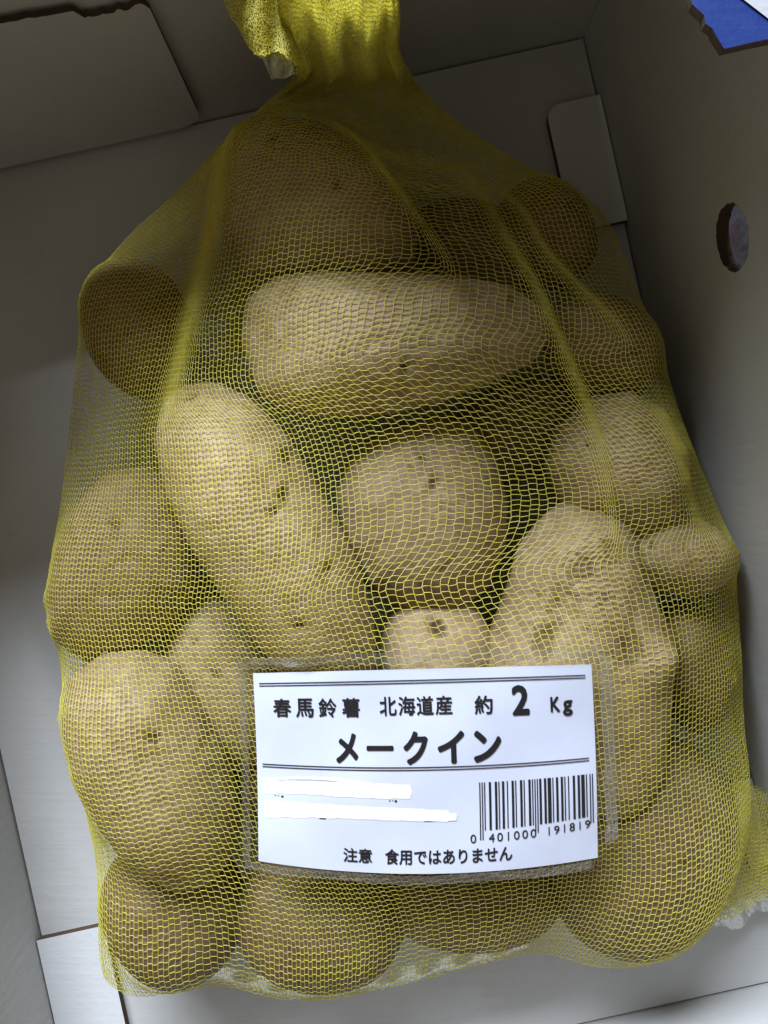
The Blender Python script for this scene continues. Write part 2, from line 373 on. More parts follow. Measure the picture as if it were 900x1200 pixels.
POLY = {   # outlines of the well seen potatoes (px)
 0: [(258, 200), (275, 165), (310, 148), (370, 150), (420, 175), (465, 215), (490, 270), (485, 310), (440, 330), (360, 335), (290, 330), (262, 280)],
 1: [(278, 400), (285, 350), (320, 326), (380, 320), (460, 322), (540, 328), (600, 340), (635, 365), (645, 395), (625, 425), (580, 445), (520, 470), (460, 485), (400, 492), (340, 488), (300, 465)],
 3: [(183, 515), (190, 475), (215, 450), (250, 445), (295, 465), (335, 505), (365, 555), (395, 610), (420, 665), (435, 720), (440, 775), (425, 815), (390, 830), (345, 805), (305, 755), (265, 700), (225, 640), (195, 580)],
 4: [(62, 700), (75, 640), (95, 590), (130, 555), (175, 548), (215, 580), (235, 630), (235, 690), (205, 735), (160, 765), (110, 775), (70, 750)],
 5: [(395, 580), (410, 540), (450, 505), (500, 492), (550, 500), (580, 540), (592, 590), (590, 640), (570, 690), (530, 720), (480, 720), (430, 690), (405, 640)],
 7: [(690, 584), (722, 592), (741, 622), (750, 665), (771, 715), (788, 746), (784, 790), (778, 850), (770, 905), (745, 945), (715, 955), (670, 935), (620, 880), (585, 830), (562, 780), (575, 735), (592, 690), (607, 640), (635, 603), (660, 588)],
 8: [(640, 545), (650, 500), (690, 465), (730, 458), (770, 480), (800, 530), (803, 580), (780, 620), (720, 630), (665, 600)],
 12: [(80, 830), (90, 790), (125, 766), (165, 764), (205, 780), (240, 830), (265, 880), (280, 940), (278, 1000), (250, 1035), (215, 1040), (165, 1010), (125, 960), (95, 900)],
}
def polar(poly, cx, cy):
    p = np.array(poly, float); q = []
    for i in range(len(p)): q += list(p[i] + (p[(i + 1) % len(p)] - p[i]) * np.linspace(0, 1, 12, endpoint=False)[:, None])
    q = np.array(q) - (cx, cy); th = np.arctan2(q[:, 1], q[:, 0]); r = np.hypot(q[:, 0], q[:, 1]); o = np.argsort(th)
    tg = np.linspace(-math.pi, math.pi, 361); rg = np.interp(tg, np.r_[th[o] - 2 * math.pi, th[o], th[o] + 2 * math.pi], np.tile(r[o], 3))[:-1]
    k = np.exp(-np.linspace(-2, 2, 13) ** 2); k /= k.sum(); rp = np.r_[rg[-6:], rg, rg[:6]]; rg = np.convolve(rp, k, 'valid')
    return lambda t: np.interp(t, tg, np.r_[rg, rg[0]])
ICO = {5: ico(5), 6: ico(6)}
BIG = ((6, (513, 733)), (3, (332, 580)), (12, (180, 865)), (3, (338, 533)))
pot_tops = []                            # world vertex clouds, for draping the net
for idx, (cx, cy, a, b, ang, zc, zs, skin, eyes, label) in enumerate(POT):
    k = (H - zc) / F; th = math.radians(-ang)
    c = W(cx, cy, zc); A, Bm = a * k, b * k
    SPH, SPF = ICO[6 if idx in (1, 3, 4, 5, 6, 7, 12) else 5]; D = SPH.copy()
    w1 = Waves(100 + idx, 16, 1.2, 2.6); w2 = Waves(300 + idx, 20, 4, 9)
    r = 1 + 0.045 * w1(D) + 0.009 * w2(D)
    P = D * r[:, None]
    R = np.array([[math.cos(th), -math.sin(th), 0], [math.sin(th), math.cos(th), 0], [0, 0, 1]])
    if idx in POLY:
        rad = polar(POLY[idx], cx, cy)(np.arctan2(-D[:, 1], D[:, 0])) * k
        rr_ = 1 + 0.4 * (r - 1)
        # fuller sides than a plain ellipsoid, so the outline is carried through some thickness
        hh = np.hypot(D[:, 0], D[:, 1]); hs = hh ** 0.92 / np.maximum(hh, 1e-6)
        P = np.stack([D[:, 0] * hs * rad * rr_, D[:, 1] * hs * rad * rr_, D[:, 2] * zs * r], 1)
        if idx == 7:                      # lumps, creases and a shoulder
            P += D * (0.0003 * Waves(77, 30, 7, 16)(D) + 0.00014 * Waves(78, 30, 24, 50)(D))[:, None]
            for (dx, dy, dz, s2, hgt) in ((0.62, 0.10, 0.75, .05, .0045), (0.05, 0.75, 0.62, .06, .003), (-0.35, -0.1, 0.9, .10, .0025), (0.25, -0.45, .8, .05, -.002), (0.30, 0.42, 0.80, .010, -.0012), (-0.15, 0.35, 0.9, .012, -.0012)):
                P += D * (hgt * np.exp(-((D - np.array([dx, dy, dz])) ** 2).sum(1) / s2))[:, None]
        R = np.eye(3); A = Bm = (a + b) / 2 * k
    else:
        P[:, 0] = np.sign(P[:, 0]) * np.abs(P[:, 0]) ** 0.94      # blunt ends
        P = (P * np.array([A, Bm, zs])) @ R.T
    Pw = P + c
    nrm = (D / np.array([A, Bm, zs])) @ R.T; nrm /= np.linalg.norm(nrm, axis=1)[:, None]
    scar = np.zeros(len(P)); soil = np.zeros(len(P))
    up = nrm[:, 2] > 0.05
    pr = np.stack([450 + Pw[:, 0] * F / (H - Pw[:, 2]), 600 - Pw[:, 1] * F / (H - Pw[:, 2])], 1)
    er = random.Random(50 + idx)
    spots = [(e, 1.0) for e in eyes]
    for _ in range(5):
        spots.append(((cx + er.uniform(-.7, .7) * b, cy + er.uniform(-.7, .7) * b), 0.4))
    for (ex, ey), strength in spots:
        d2 = np.where(up, ((pr - np.array([ex, ey])) ** 2).sum(1), 1e9); v0 = int(d2.argmin())
        if d2[v0] > 200: continue
        e = Pw[v0]; dl = Pw - e; dist = np.linalg.norm(dl, axis=1)
        aa = er.uniform(0, 3.14); ax = np.array([math.cos(aa), math.sin(aa), 0.0])
        al = dl @ ax; pe = np.sqrt(np.maximum(dist ** 2 - al ** 2, 0))
        sz = er.uniform(0.55, 0.85) * (1.6 if (idx, (ex, ey)) in BIG else 1)
        wig = 0.0004 * np.sin(al * 2600 + er.uniform(0, 6))
        g1 = np.exp(-(al / (.0032 * sz)) ** 2 - ((pe + wig) / (.0016 * sz)) ** 2)
        g2 = np.exp(-(dist / (.0060 * sz)) ** 2)
        Pw = Pw - nrm * (strength * (0.0016 * sz * g1 + 0.0008 * sz * g2))[:, None]
        # a low brow beside the eye
        sd = dl @ np.array([-ax[1], ax[0], 0.0])
        g3 = np.exp(-(al / (.004 * sz)) ** 2 - ((sd - .0026 * sz) / (.0016 * sz)) ** 2) * (dist < .012)
        Pw = Pw + nrm * (strength * 0.0009 * g3)[:, None]
        scar = np.maximum(scar, (strength > .5) * np.clip((0.62 if (idx, (ex, ey)) not in BIG else 1.0) * g1 + 0.14 * g2, 0, 1))
    if idx == 7:
        for (sx, sy, sr, sa) in ((680, 665, 26, .95), (650, 700, 34, .75), (640, 748, 30, .95), (705, 700, 30, .7), (735, 760, 34, .8), (690, 740, 60, .5), (712, 640, 16, .8), (740, 690, 30, .5)):
            soil = np.maximum(soil, sa * np.exp(-((pr - np.array([sx, sy])) ** 2).sum(1) / sr ** 2))
    elif idx in (3, 5, 12):
        for (sx, sy, sr, sa) in (((375, 665, 22, .55),) if idx == 3 else ((470, 560, 40, .35),) if idx == 5 else ((180, 868, 24, .5),)):
            soil = np.maximum(soil, sa * np.exp(-((pr - np.array([sx, sy])) ** 2).sum(1) / sr ** 2))
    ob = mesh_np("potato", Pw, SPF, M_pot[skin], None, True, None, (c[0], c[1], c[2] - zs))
    for nm, arr in (("scar", scar), ("soil", soil)):
        at = ob.data.attributes.new(nm, 'FLOAT', 'POINT'); at.data.foreach_set("value", arr.astype(np.float32))
    ob['label'] = label; ob['category'] = "potato"; ob['group'] = "potatoes inside the net bag"
    pot_tops.append(Pw)

# ------------------------------------------------------------------ label sheet (where it lies in space)
def lab(a, b, lift=0.0):
    """label coordinates (0..1 across, 0..1 down) -> world"""
    a = np.asarray(a, float); b = np.asarray(b, float)
    tx = 296.5 + a * (693 - 296.5); ty = 789 + a * (778.6 - 789)
    bx = 303.0 + a * (700.5 - 303.0); by = 1009 + a * (1005 - 1009) + 4 * a * (1 - a) * 17.0
    px = tx + (bx - tx) * b + 1.5 * np.sin(np.clip(b, 0, 1) * math.pi); py = ty + (by - ty) * b
    z = (1 - b) * ((1 - a) * .0675 + a * .0755) + b * ((1 - a) * .0630 + a * .0660) + np.clip(4 * a * (1 - a), -.3, 1) * .0042 - .0022
    z = z + .0004 * np.sin(a * 9 + b * 4) * np.sin(b * 5 + 1) + .00025 * np.sin(a * 21 - b * 6)
    return W(px, py, z + lift)

# ------------------------------------------------------------------ the net: outline, draped height, threads
ZE = 0.033
LEFT = [(121, 1142), (115, 1110), (117, 1050), (113, 1000), (101, 950), (92, 900), (80, 850), (74, 780), (64, 740), (57, 705), (62, 650), (71, 600), (82, 500), (92, 400),
        (112, 335), (136, 290), (182, 248), (232, 200), (282, 150), (318, 118), (344, 96), (352, 76), (341, 56), (330, 28), (322, -10), (325, -60), (322, -100)]
RIGHT = [(838, 1066), (866, 1020), (880, 960), (879, 905), (871, 850), (868, 750), (859, 650), (840, 590), (808, 520), (788, 460), (760, 375), (728, 288), (704, 243),
         (645, 212), (590, 180), (540, 148), (500, 112), (476, 84), (466, 58), (470, 22), (464, -20), (468, -60), (470, -100)]
BOT = [(121, 1142), (138, 1160), (165, 1166), (205, 1160), (245, 1147), (290, 1160), (335, 1170), (380, 1170), (430, 1160), (490, 1147), (560, 1130), (625, 1112), (665, 1122), (710, 1134), (755, 1130), (800, 1104), (838, 1066)]
TOP = [(322, -100), (470, -100)]
def resample(pts, n):
    p = np.array(pts, float)
    for _ in range(2):                    # light corner cutting
        q = [p[0]]
        for i in range(len(p) - 1): q += [p[i] * .75 + p[i + 1] * .25, p[i] * .25 + p[i + 1] * .75]
        q.append(p[-1]); p = np.array(q)
    d = np.r_[0, np.cumsum(np.linalg.norm(np.diff(p, axis=0), axis=1))]
    t = np.linspace(0, d[-1], n)
    return np.stack([np.interp(t, d, p[:, 0]), np.interp(t, d, p[:, 1])], 1)
NR, NS, FINE = 224, 152, 401
def to_xy(p): return W(p[:, 0], p[:, 1], ZE)[:, :2]
# rows are packed closer near the bottom seam
tt = np.linspace(0, 1, NR); tt = tt - 0.030 * np.exp(-tt / 0.055) ; tt = (tt - tt[0]) / (tt[-1] - tt[0])
dense = np.linspace(0, 1, 801)
Lc = to_xy(resample(LEFT, 801)); Rc = to_xy(resample(RIGHT, 801))
Lr = np.stack([np.interp(tt, dense, Lc[:, i]) for i in (0, 1)], 1); Rr = np.stack([np.interp(tt, dense, Rc[:, i]) for i in (0, 1)], 1)
Bo = to_xy(resample(BOT, FINE)); To = to_xy(resample(TOP, FINE))
ss = np.linspace(0, 1, FINE)
S, T = np.meshgrid(ss, tt)
C = (1 - S)[..., None] * Lr[:, None] + S[..., None] * Rr[:, None]
blend = np.exp(-T * 5.0)                  # the wavy bottom edge fades into straight rows
straight_b = (1 - ss)[:, None] * Bo[0] + ss[:, None] * Bo[-1]
C = C + blend[..., None] * (Bo - straight_b)[None]
# gentle sag of the rows
wid = np.linalg.norm(Rr - Lr, axis=1)
C[..., 1] += (0.0025 * np.sin(S * 6.0 + T * 9) + 0.0015 * np.sin(S * 13 - T * 14 + 1)) * np.minimum(1, T * 8) * np.sin(np.pi * S)
# polygon
outline = np.concatenate([Bo, Rc[1:], To[::-1][1:], Lc[::-1][1:-1]])
gx0, gy0, gs = outline[:, 0].min() - .006, outline[:, 1].min() - .006, 0.0010
gw = int((outline[:, 0].max() + .006 - gx0) / gs) + 2; gh = int((outline[:, 1].max() + .006 - gy0) / gs) + 2
GX, GY = np.meshgrid(gx0 + gs * np.arange(gw), gy0 + gs * np.arange(gh))
def inside(px, py, poly):
    res = np.zeros(px.shape, bool); x0, y0 = poly[-1]
    for x1, y1 in poly:
        c = ((y1 > py) != (y0 > py)); 
        if y1 != y0: res ^= c & (px < (x0 - x1) * (py - y1) / (y0 - y1) + x1)
        x0, y0 = x1, y1
    return res
IN = inside(GX, GY, outline[::2])
obst = np.zeros(GX.shape)
def splat(P, lift=0.0):
    i = np.rint((P[:, 0] - gx0) / gs).astype(int); j = np.rint((P[:, 1] - gy0) / gs).astype(int)
    ok = (i >= 0) & (i < gw) & (j >= 0) & (j < gh); np.maximum.at(obst, (j[ok], i[ok]), P[ok, 2] + lift)
for P in pot_tops: splat(P)
for py in np.arange(20, 150, 1.5):        # the bag still has some body where it runs into the neck
    hgt = np.interp(py, [20, 100, 150], [.020, .024, .026]); x = np.linspace(352, 474, 220); u = np.linspace(-1, 1, 220)
    splat(W(x, np.full(220, py), .030 + hgt * np.sqrt(np.maximum(0, 1 - u * u)) * .9))
lab_mask = np.zeros(GX.shape, bool); lab_z = np.zeros(GX.shape)
aa, bb = np.meshgrid(np.linspace(0, 1, 500), np.linspace(0, 1, 320)); LP = lab(aa, bb).reshape(-1, 3)
li = np.rint((LP[:, 0] - gx0) / gs).astype(int); lj = np.rint((LP[:, 1] - gy0) / gs).astype(int)
lab_mask[lj, li] = True; lab_z[lj, li] = LP[:, 2] - 0.0016
# close single-cell holes of the splat
for _ in range(1):
    z4 = np.maximum.reduce([np.roll(obst, s, ax) for s in (1, -1) for ax in (0, 1)]); obst = np.where(obst == 0, z4, obst)
print("label clearance (mm): ", 1000 * (obst - lab_z)[lab_mask].max())
Z = np.where(IN, np.maximum(obst, ZE), ZE)
free = IN & ~lab_mask
Z[lab_mask] = lab_z[lab_mask]
ob_f = np.where(free, obst, 0)
for it in range(1500):
    n4 = 0.25 * (np.roll(Z, 1, 0) + np.roll(Z, -1, 0) + np.roll(Z, 1, 1) + np.roll(Z, -1, 1))
    n4 = Z + 1.0 * (n4 - Z)
    Z = np.where(free, np.maximum(n4, ob_f), Z)
def zsamp(x, y):
    fx = np.clip((x - gx0) / gs, 0, gw - 1.001); fy = np.clip((y - gy0) / gs, 0, gh - 1.001)
    i = fx.astype(int); j = fy.astype(int); u = fx - i; v = fy - j
    return (Z[j, i] * (1 - u) + Z[j, i + 1] * u) * (1 - v) + (Z[j + 1, i] * (1 - u) + Z[j + 1, i + 1] * u) * v

# folds: gathers of the net, given as polylines (px)
FOLDS = [([(385, 150), (402, 165), (428, 184), (444, 212), (475, 250), (500, 284), (528, 332)], 5.5, 4.5, .0022),
         ([(545, 185), (562, 212), (583, 267), (617, 331), (643, 391), (673, 452), (690, 500), (703, 570), (712, 640)], 4.6, 6.5, .0026),
         ([(590, 215), (617, 248), (639, 301), (696, 350), (735, 400)], 4.0, 4.5, .0018),
         ([(300, 140), (270, 180), (262, 215), (256, 260), (238, 320), (226, 380), (214, 440), (205, 480)], 4.2, 9.0, .0020),
         ([(770, 480), (800, 560), (826, 620)], 2.5, 7.0, .0008)]
FXY = []
for pl, amp, wpx, hgt in FOLDS:
    p = resample(pl, 60); FXY.append((W(p[:, 0], p[:, 1], 0.055)[:, :2], amp, wpx / 3700., hgt))
def fold_density(X, Y):
    rho = np.ones(X.shape); hz = np.zeros(X.shape)
    for P, amp, w, hgt in FXY:
        d2 = np.full(X.shape, 1e9); tpar = np.zeros(X.shape)
        for k, (x, y) in enumerate(P):
            dd = (X - x) ** 2 + (Y - y) ** 2; m = dd < d2; d2[m] = dd[m]; tpar[m] = k / (len(P) - 1)
        g = np.exp(-d2 / (2 * w * w)) * np.sin(np.pi * np.clip(tpar * .86 + .07, 0, 1)) ** .5
        rho += amp * g; hz += hgt * g
    return rho, hz
rho, _ = fold_density(C[..., 0], C[..., 1])
rho *= 1 + 0.30 * np.clip(Waves(41, 12, 3, 11)(np.stack([S * 2.2, T * .8, 0 * S], -1)), -1.5, 1.5)
rho = np.maximum(rho, .45)
rho += 0.5 * (np.exp(-S / .05) + np.exp(-(1 - S) / .05))
# distribute the columns evenly in fold-weighted width
cum = np.cumsum(0.5 * (rho[:, 1:] + rho[:, :-1]), axis=1); cum = np.concatenate([np.zeros((NR, 1)), cum], 1); cum /= cum[:, -1:]
ker = np.exp(-np.linspace(-2, 2, 9) ** 2); ker /= ker.sum()
pad = np.pad(cum, ((4, 4), (0, 0)), mode='edge'); cum = sum(ker[k] * pad[k:k + NR] for k in range(9))
su = np.linspace(0, 1, NS)
XY = np.zeros((NR, NS, 2))
for j in range(NR):
    sj = np.interp(su, cum[j], ss)
    XY[j, :, 0] = np.interp(sj, ss, C[j, :, 0]); XY[j, :, 1] = np.interp(sj, ss, C[j, :, 1])
# small irregularity of the knit
jit = np.zeros((NR, NS, 2)); inn = (np.sin(np.pi * su) ** .4)[None, :, None]
pitch = np.linalg.norm(np.diff(XY, axis=1), axis=2); pitch = np.concatenate([pitch, pitch[:, -1:]], 1)
JJ, II = np.meshgrid(np.arange(NR), np.arange(NS), indexing='ij')
for q in range(2):
    lf = Waves(900 + q, 18, .12, .5)(np.stack([II, JJ, 0 * II], -1).astype(float))
    jit[..., q] = pitch * (0.22 * lf + rng.normal(0, 0.06, (NR, NS)))
loose = np.clip((tt - 0.60) / 0.12, 0, 1)[:, None, None]           # looser, more crumpled towards the neck
jit += loose * rng.normal(0, 1, jit.shape) * pitch[..., None] * 0.10
XY = XY + jit * inn
XY[:, 0] = Lr; XY[:, -1] = Rr
_, hz = fold_density(XY[..., 0], XY[..., 1])
zfront = zsamp(XY[..., 0], XY[..., 1])
on_lab = zsamp(XY[..., 0], XY[..., 1])
zfront = zfront + 0.00055 + hz + loose[..., 0] * rng.normal(0, .00025, zfront.shape)
# keep the net below the label
ii = np.clip(np.rint((XY[..., 0] - gx0) / gs).astype(int), 0, gw - 1); jj = np.clip(np.rint((XY[..., 1] - gy0) / gs).astype(int), 0, gh - 1)
under = lab_mask[jj, ii]; zfront = np.where(under, np.minimum(zfront, lab_z[jj, ii] + .0004), zfront)
zfront[:, 0] = ZE; zfront[:, -1] = ZE; 
front = np.concatenate([XY, zfront[..., None]], -1)
# back: lies on the box floor and curls up to the rim
dist = np.full((NR, NS), 1e9)
for x, y in outline[::3]: dist = np.minimum(dist, np.hypot(XY[..., 0] - x, XY[..., 1] - y))
nk2 = np.clip((tt - 0.86) / 0.06, 0, 1)[:, None]
zb0 = 0.0012 + nk2 * 0.012
zback = zb0 + (ZE - zb0) * np.exp(-(dist / .0075) ** 2)
rise = np.exp(-np.clip(tt, 0, 1) / .006)[:, None]
zback = zback * (1 - rise) + np.minimum(ZE, zfront) * rise
back = np.concatenate([XY, zback[..., None]], -1)
# the gathered neck stands up from the bag: pleated rings round a rising spine
def rows_px(pts): 
    p = resample(pts, 801); return np.stack([np.interp(tt, dense, p[:, i]) for i in (0, 1)], 1)
Lp_, Rp_ = rows_px(LEFT), rows_px(RIGHT); mid = (Lp_ + Rp_) / 2; half = (Rp_ - Lp_) / 2
zc_n = np.interp(-mid[:, 1], [-170, -110, -80, -40, 0, 60, 110], [.042, .053, .076, .100, .119, .134, .140])
rz_n = np.interp(-mid[:, 1], [-170, -110, -80, 0, 110], [.022, .018, .014, .013, .014])
def neck_ring(su_, sign, seed):
    ph = np.pi * (1 - su_)[None, :]; wv = 1 + 0.30 * np.sin(ph * 9 * sign + 4 * np.sin(tt[:, None] * 23) + seed) + 0.10 * np.sin(ph * 27 + 3 * np.sin(tt[:, None] * 50)) + 0.025 * rng.normal(0, 1, (NR, len(su_)))
    wv = 1 + (wv - 1) * np.sin(ph) ** .5
    px = mid[:, :1] + half[:, :1] * np.cos(ph); py = mid[:, 1:] + half[:, 1:] * np.cos(ph) + 4 * np.sin(ph * 9 + tt[:, None] * 40) + 1.5 * np.sin(ph * 23) + rng.normal(0, .6, (NR, len(su_)))
    return W(px, py, zc_n[:, None] + sign * rz_n[:, None] * np.sin(ph) * wv)
wn = np.clip((150 - mid[:, 1]) / 75, 0, 1); wn = (wn * wn * (3 - 2 * wn))[:, None, None]
front = front * (1 - wn) + neck_ring(su, 1, 0) * wn
back = back * (1 - wn) + neck_ring(su, -1, 2) * wn
ring = np.concatenate([front, back[:, -2:0:-1]], 1)                 # (NR, M, 3) closed round the bag
Mr = ring.shape[1]

def tubes(P, N, rad, sides=4, closed=False):
    """P (n,K,3) polylines, N (n,K,3) surface normals -> verts, quads"""
    n, K, _ = P.shape
    if closed: Tn = np.roll(P, -1, 1) - np.roll(P, 1, 1)
    else: Tn = np.gradient(P, axis=1)
    Tn /= np.linalg.norm(Tn, axis=2, keepdims=True) + 1e-12
    Bn = np.cross(Tn, N); Bn /= np.linalg.norm(Bn, axis=2, keepdims=True) + 1e-12
    Nn = np.cross(Bn, Tn)
    rad = np.broadcast_to(rad, (n, K))[..., None]
    V = np.stack([P + rad * (math.cos(a) * Bn + math.sin(a) * Nn) for a in [2 * math.pi * (s + .5) / sides for s in range(sides)]], 2)  # n,K,s,3
    i = np.arange(n)[:, None, None]; k = np.arange(K if closed else K - 1)[None, :, None]; s = np.arange(sides)[None, None, :]
    s2 = (s + 1) % sides; k2 = (k + 1) % K
    idx = lambda kk, sx: (i * K + kk) * sides + sx
    Q = np.stack([idx(k, s), idx(k2, s), idx(k2, s2), idx(k, s2)], -1)
    return V.reshape(-1, 3), Q.reshape(-1, 4)
def knit(G, closed, r_row, r_col, amp=0.12):
    """threads over a grid of nodes (rows, cols, 3): stepped row threads and straight column threads"""
    nr, m, _ = G.shape
    dv = np.gradient(G, axis=0)
    if closed: du = 0.5 * (np.roll(G, -1, 1) - np.roll(G, 1, 1))
    else: du = np.gradient(G, axis=1)
    N = np.cross(du, dv); N /= np.linalg.norm(N, axis=2, keepdims=True) + 1e-12
    sg = np.where(np.arange(m) % 2 == 0, 1.0, -1.0)[None, :, None] * np.where(np.arange(nr) % 2 == 0, 1.0, 1.0)[:, None, None]
    A = G - sg * -amp * dv - 0.13 * du; Bq = G + sg * -amp * dv + 0.13 * du
    rows = np.stack([A, Bq], 2).reshape(nr, 2 * m, 3); NN = np.repeat(N, 2, axis=1)
    if not closed: rows = rows[:, 1:-1]; NN = NN[:, 1:-1]
    V1, Q1 = tubes(rows, NN, r_row * rng.uniform(.75, 1.25, rows.shape[:2]), 3, closed)
    cols = G.transpose(1, 0, 2); NC = N.transpose(1, 0, 2)
    V2, Q2 = tubes(cols, NC, r_col * rng.uniform(.8, 1.2, cols.shape[:2]), 3, False)
    return np.concatenate([V1, V2]), np.concatenate([Q1, Q2 + len(V1)])
bag_base = (0.0, -0.03, 0.0)
bag = thing("net_bag", "bulging yellow net bag with gathered neck and printed white label", "net bag", bag_base)
V, Q = knit(ring, True, 0.000132, 0.000110)
mesh_np("net", V, Q, M_net, bag, True, None, bag_base)

# flat corner ear of the bag beside the bottom corner
U, Vv = np.meshgrid(np.linspace(0, 1, 30), np.linspace(0, 1, 26))
e00, e10, e01, e11 = [np.array(p, float) for p in ((822, 1084), (948, 1026), (866, 915), (950, 958))]
ear = (1 - U)[..., None] * ((1 - Vv)[..., None] * e00 + Vv[..., None] * e01) + U[..., None] * ((1 - Vv)[..., None] * e10 + Vv[..., None] * e11)
ear[..., 1] += 6 * np.sin(U * 5) * (1 - Vv)
earW = W(ear[..., 0], ear[..., 1], 0.012 + 0.010 * (1 - U) + 0.0025 * np.sin(U * 9 + Vv * 7))
Ve, Qe = knit(earW, False, 0.00019, 0.00017)
earB = earW.copy(); earB[..., 2] -= .006; earB[..., 0] += .0008
Vf, Qf = knit(earB, False, 0.00019, 0.00017)
mesh_np("net_corner", np.concatenate([Ve, Vf]), np.concatenate([Qe, Qf + len(Ve)]), M_net, bag, True, None, bag_base)

# frill of net spilling over beside the neck
U, Vv = np.meshgrid(np.linspace(0, 1, 46), np.linspace(0, 1, 40))
def quad(p00, p10, p01, p11, U, Vv):
    p00, p10, p01, p11 = [np.array(p, float) for p in (p00, p10, p01, p11)]
    return (1 - U)[..., None] * ((1 - Vv)[..., None] * p00 + Vv[..., None] * p01) + U[..., None] * ((1 - Vv)[..., None] * p10 + Vv[..., None] * p11)
for k_, (q4, zz, sd) in enumerate([(((262, -60), (352, -60), (284, 66), (352, 70)), .110, 1), (((268, -70), (368, -70), (290, 66), (350, 80)), .102, 2)]):
    q = quad(*q4, U, Vv)
    bul = np.sin(np.pi * U) ** .6
    q[..., 0] += 5 * np.sin(Vv * 7 + sd) * (1 - U) - 6 * np.sin(np.pi * Vv) * (1 - U)
    q[..., 1] -= 14 * (1 - U) ** 2 * Vv - 6 * np.sin(U * 8) * Vv
    fr = W(q[..., 0], q[..., 1], zz - .012 + .013 * bul + .0014 * np.sin(U * 13 + Vv * 3 + sd) + .0007 * np.sin(Vv * 9 + U * 5))
    fr[..., :2] += rng.normal(0, .00016, fr[..., :2].shape)
    Ve, Qe = knit(fr, False, 0.00017, 0.00015, .2)
    mesh_np("net_frill", Ve, Qe, M_net, bag, True, None, bag_base)

# crumpled cloudy plastic in the tie
def crumple(name, poly4, nu, nv, z0, amp, seed, mat):
    U, Vv = np.meshgrid(np.linspace(0, 1, nu), np.linspace(0, 1, nv)); q = quad(*poly4, U, Vv)
    w = Waves(seed, 16, 4, 15); n = w(np.stack([U, Vv * 1.3, 0 * U], -1)); n = np.abs(n)
    q[..., 0] += 4 * Waves(seed + 1, 8, 4, 9)(np.stack([U, Vv, 0 * U], -1)); q[..., 1] += 4 * Waves(seed + 2, 8, 4, 9)(np.stack([U, Vv, 0 * U], -1))
    P = W(q[..., 0], q[..., 1], z0 + amp * n)
    return mesh_np(name, P.reshape(-1, 3), grid_faces(nu, nv), mat, bag, True, None, bag_base)
crumple("plastic_tie", ((292, 30), (364, 26), (318, 92), (342, 86)), 40, 40, .097, .006, 5, M_tie)
crumple("plastic_tie", ((285, -20), (330, -25), (292, 40), (322, 36)), 34, 34, .088, .005, 15, M_tie)

# pale hem under the bottom seam
def hem(pts, wid, seed, z0):
    p = resample(pts, 160); d = np.gradient(p, axis=0); d /= np.linalg.norm(d, axis=1)[:, None]; nrm = np.stack([-d[:, 1], d[:, 0]], 1)
    r = np.random.default_rng(seed); prof = wid * np.sin(np.pi * np.linspace(0.02, .98, 160)) ** .5 * (1 + .25 * np.sin(np.linspace(0, 23, 160))) + r.normal(0, .5, 160)
    rows = []
    for k, f in enumerate((-1.6, -.5, 0, .4, .75, 1.0)):
        q = p + nrm * (prof * (f if f > 0 else 0) + (f * 8 if f < 0 else 0))[:, None] + r.normal(0, .35, p.shape)
        rows.append(W(q[:, 0], q[:, 1], z0 + .004 * math.cos(max(f, 0) * 1.5) - .002 + .0008 * np.sin(np.linspace(0, 60, 160) + k)))
    P = np.stack(rows)
    return mesh_np("bottom_hem", P.reshape(-1, 3), grid_faces(160, 6), M_hem, bag, True, None, bag_base)
hem([(205, 1150), (245, 1140), (290, 1153), (335, 1164), (390, 1164), (440, 1154), (500, 1140), (560, 1125), (620, 1110)], 6, 3, .012)
hem([(800, 1082), (845, 1068), (885, 1048), (915, 1032), (955, 1012)], 24, 4, .010)

# ------------------------------------------------------------------ label: clear film, paper, print
def lab_sheet(name, a0, a1, b0, b1, nu, nv, lift, mat, parent, wob=0, drape=False):
    a, b = np.meshgrid(np.linspace(a0, a1, nu), np.linspace(b0, b1, nv))
    if wob: a = a + wob * np.sin(b * 17) * .3; b = b + wob * np.sin(a * 15 + 1)
    P = lab(a, b, lift)
    if drape: P[..., 2] = np.maximum(P[..., 2], zsamp(P[..., 0], P[..., 1]) + .0012)
    return mesh_np(name, P.reshape(-1, 3), grid_faces(nu, nv), mat, parent, True, None, bag_base)
paper = lab_sheet("label", 0, 1, 0, 1, 90, 60, 0.0, M_paper, bag)
paper['label'] = "white printed paper label with barcode"
INK = 0.00022
def text_mesh(s, bold):
    c = bpy.data.curves.new("lettering", 'FONT'); c.body = s; c.offset = bold; c.resolution_u = 3
    o = bpy.data.objects.new("lettering", c); COL.objects.link(o); bpy.context.view_layer.update()
    me = bpy.data.meshes.new_from_object(o.evaluated_get(bpy.context.evaluated_depsgraph_get()))
    V = np.array([v.co[:2] for v in me.vertices]); Fc = [list(p.vertices) for p in me.polygons]
    bpy.data.objects.remove(o); bpy.data.meshes.remove(me); bpy.data.curves.remove(c)
    return V, Fc
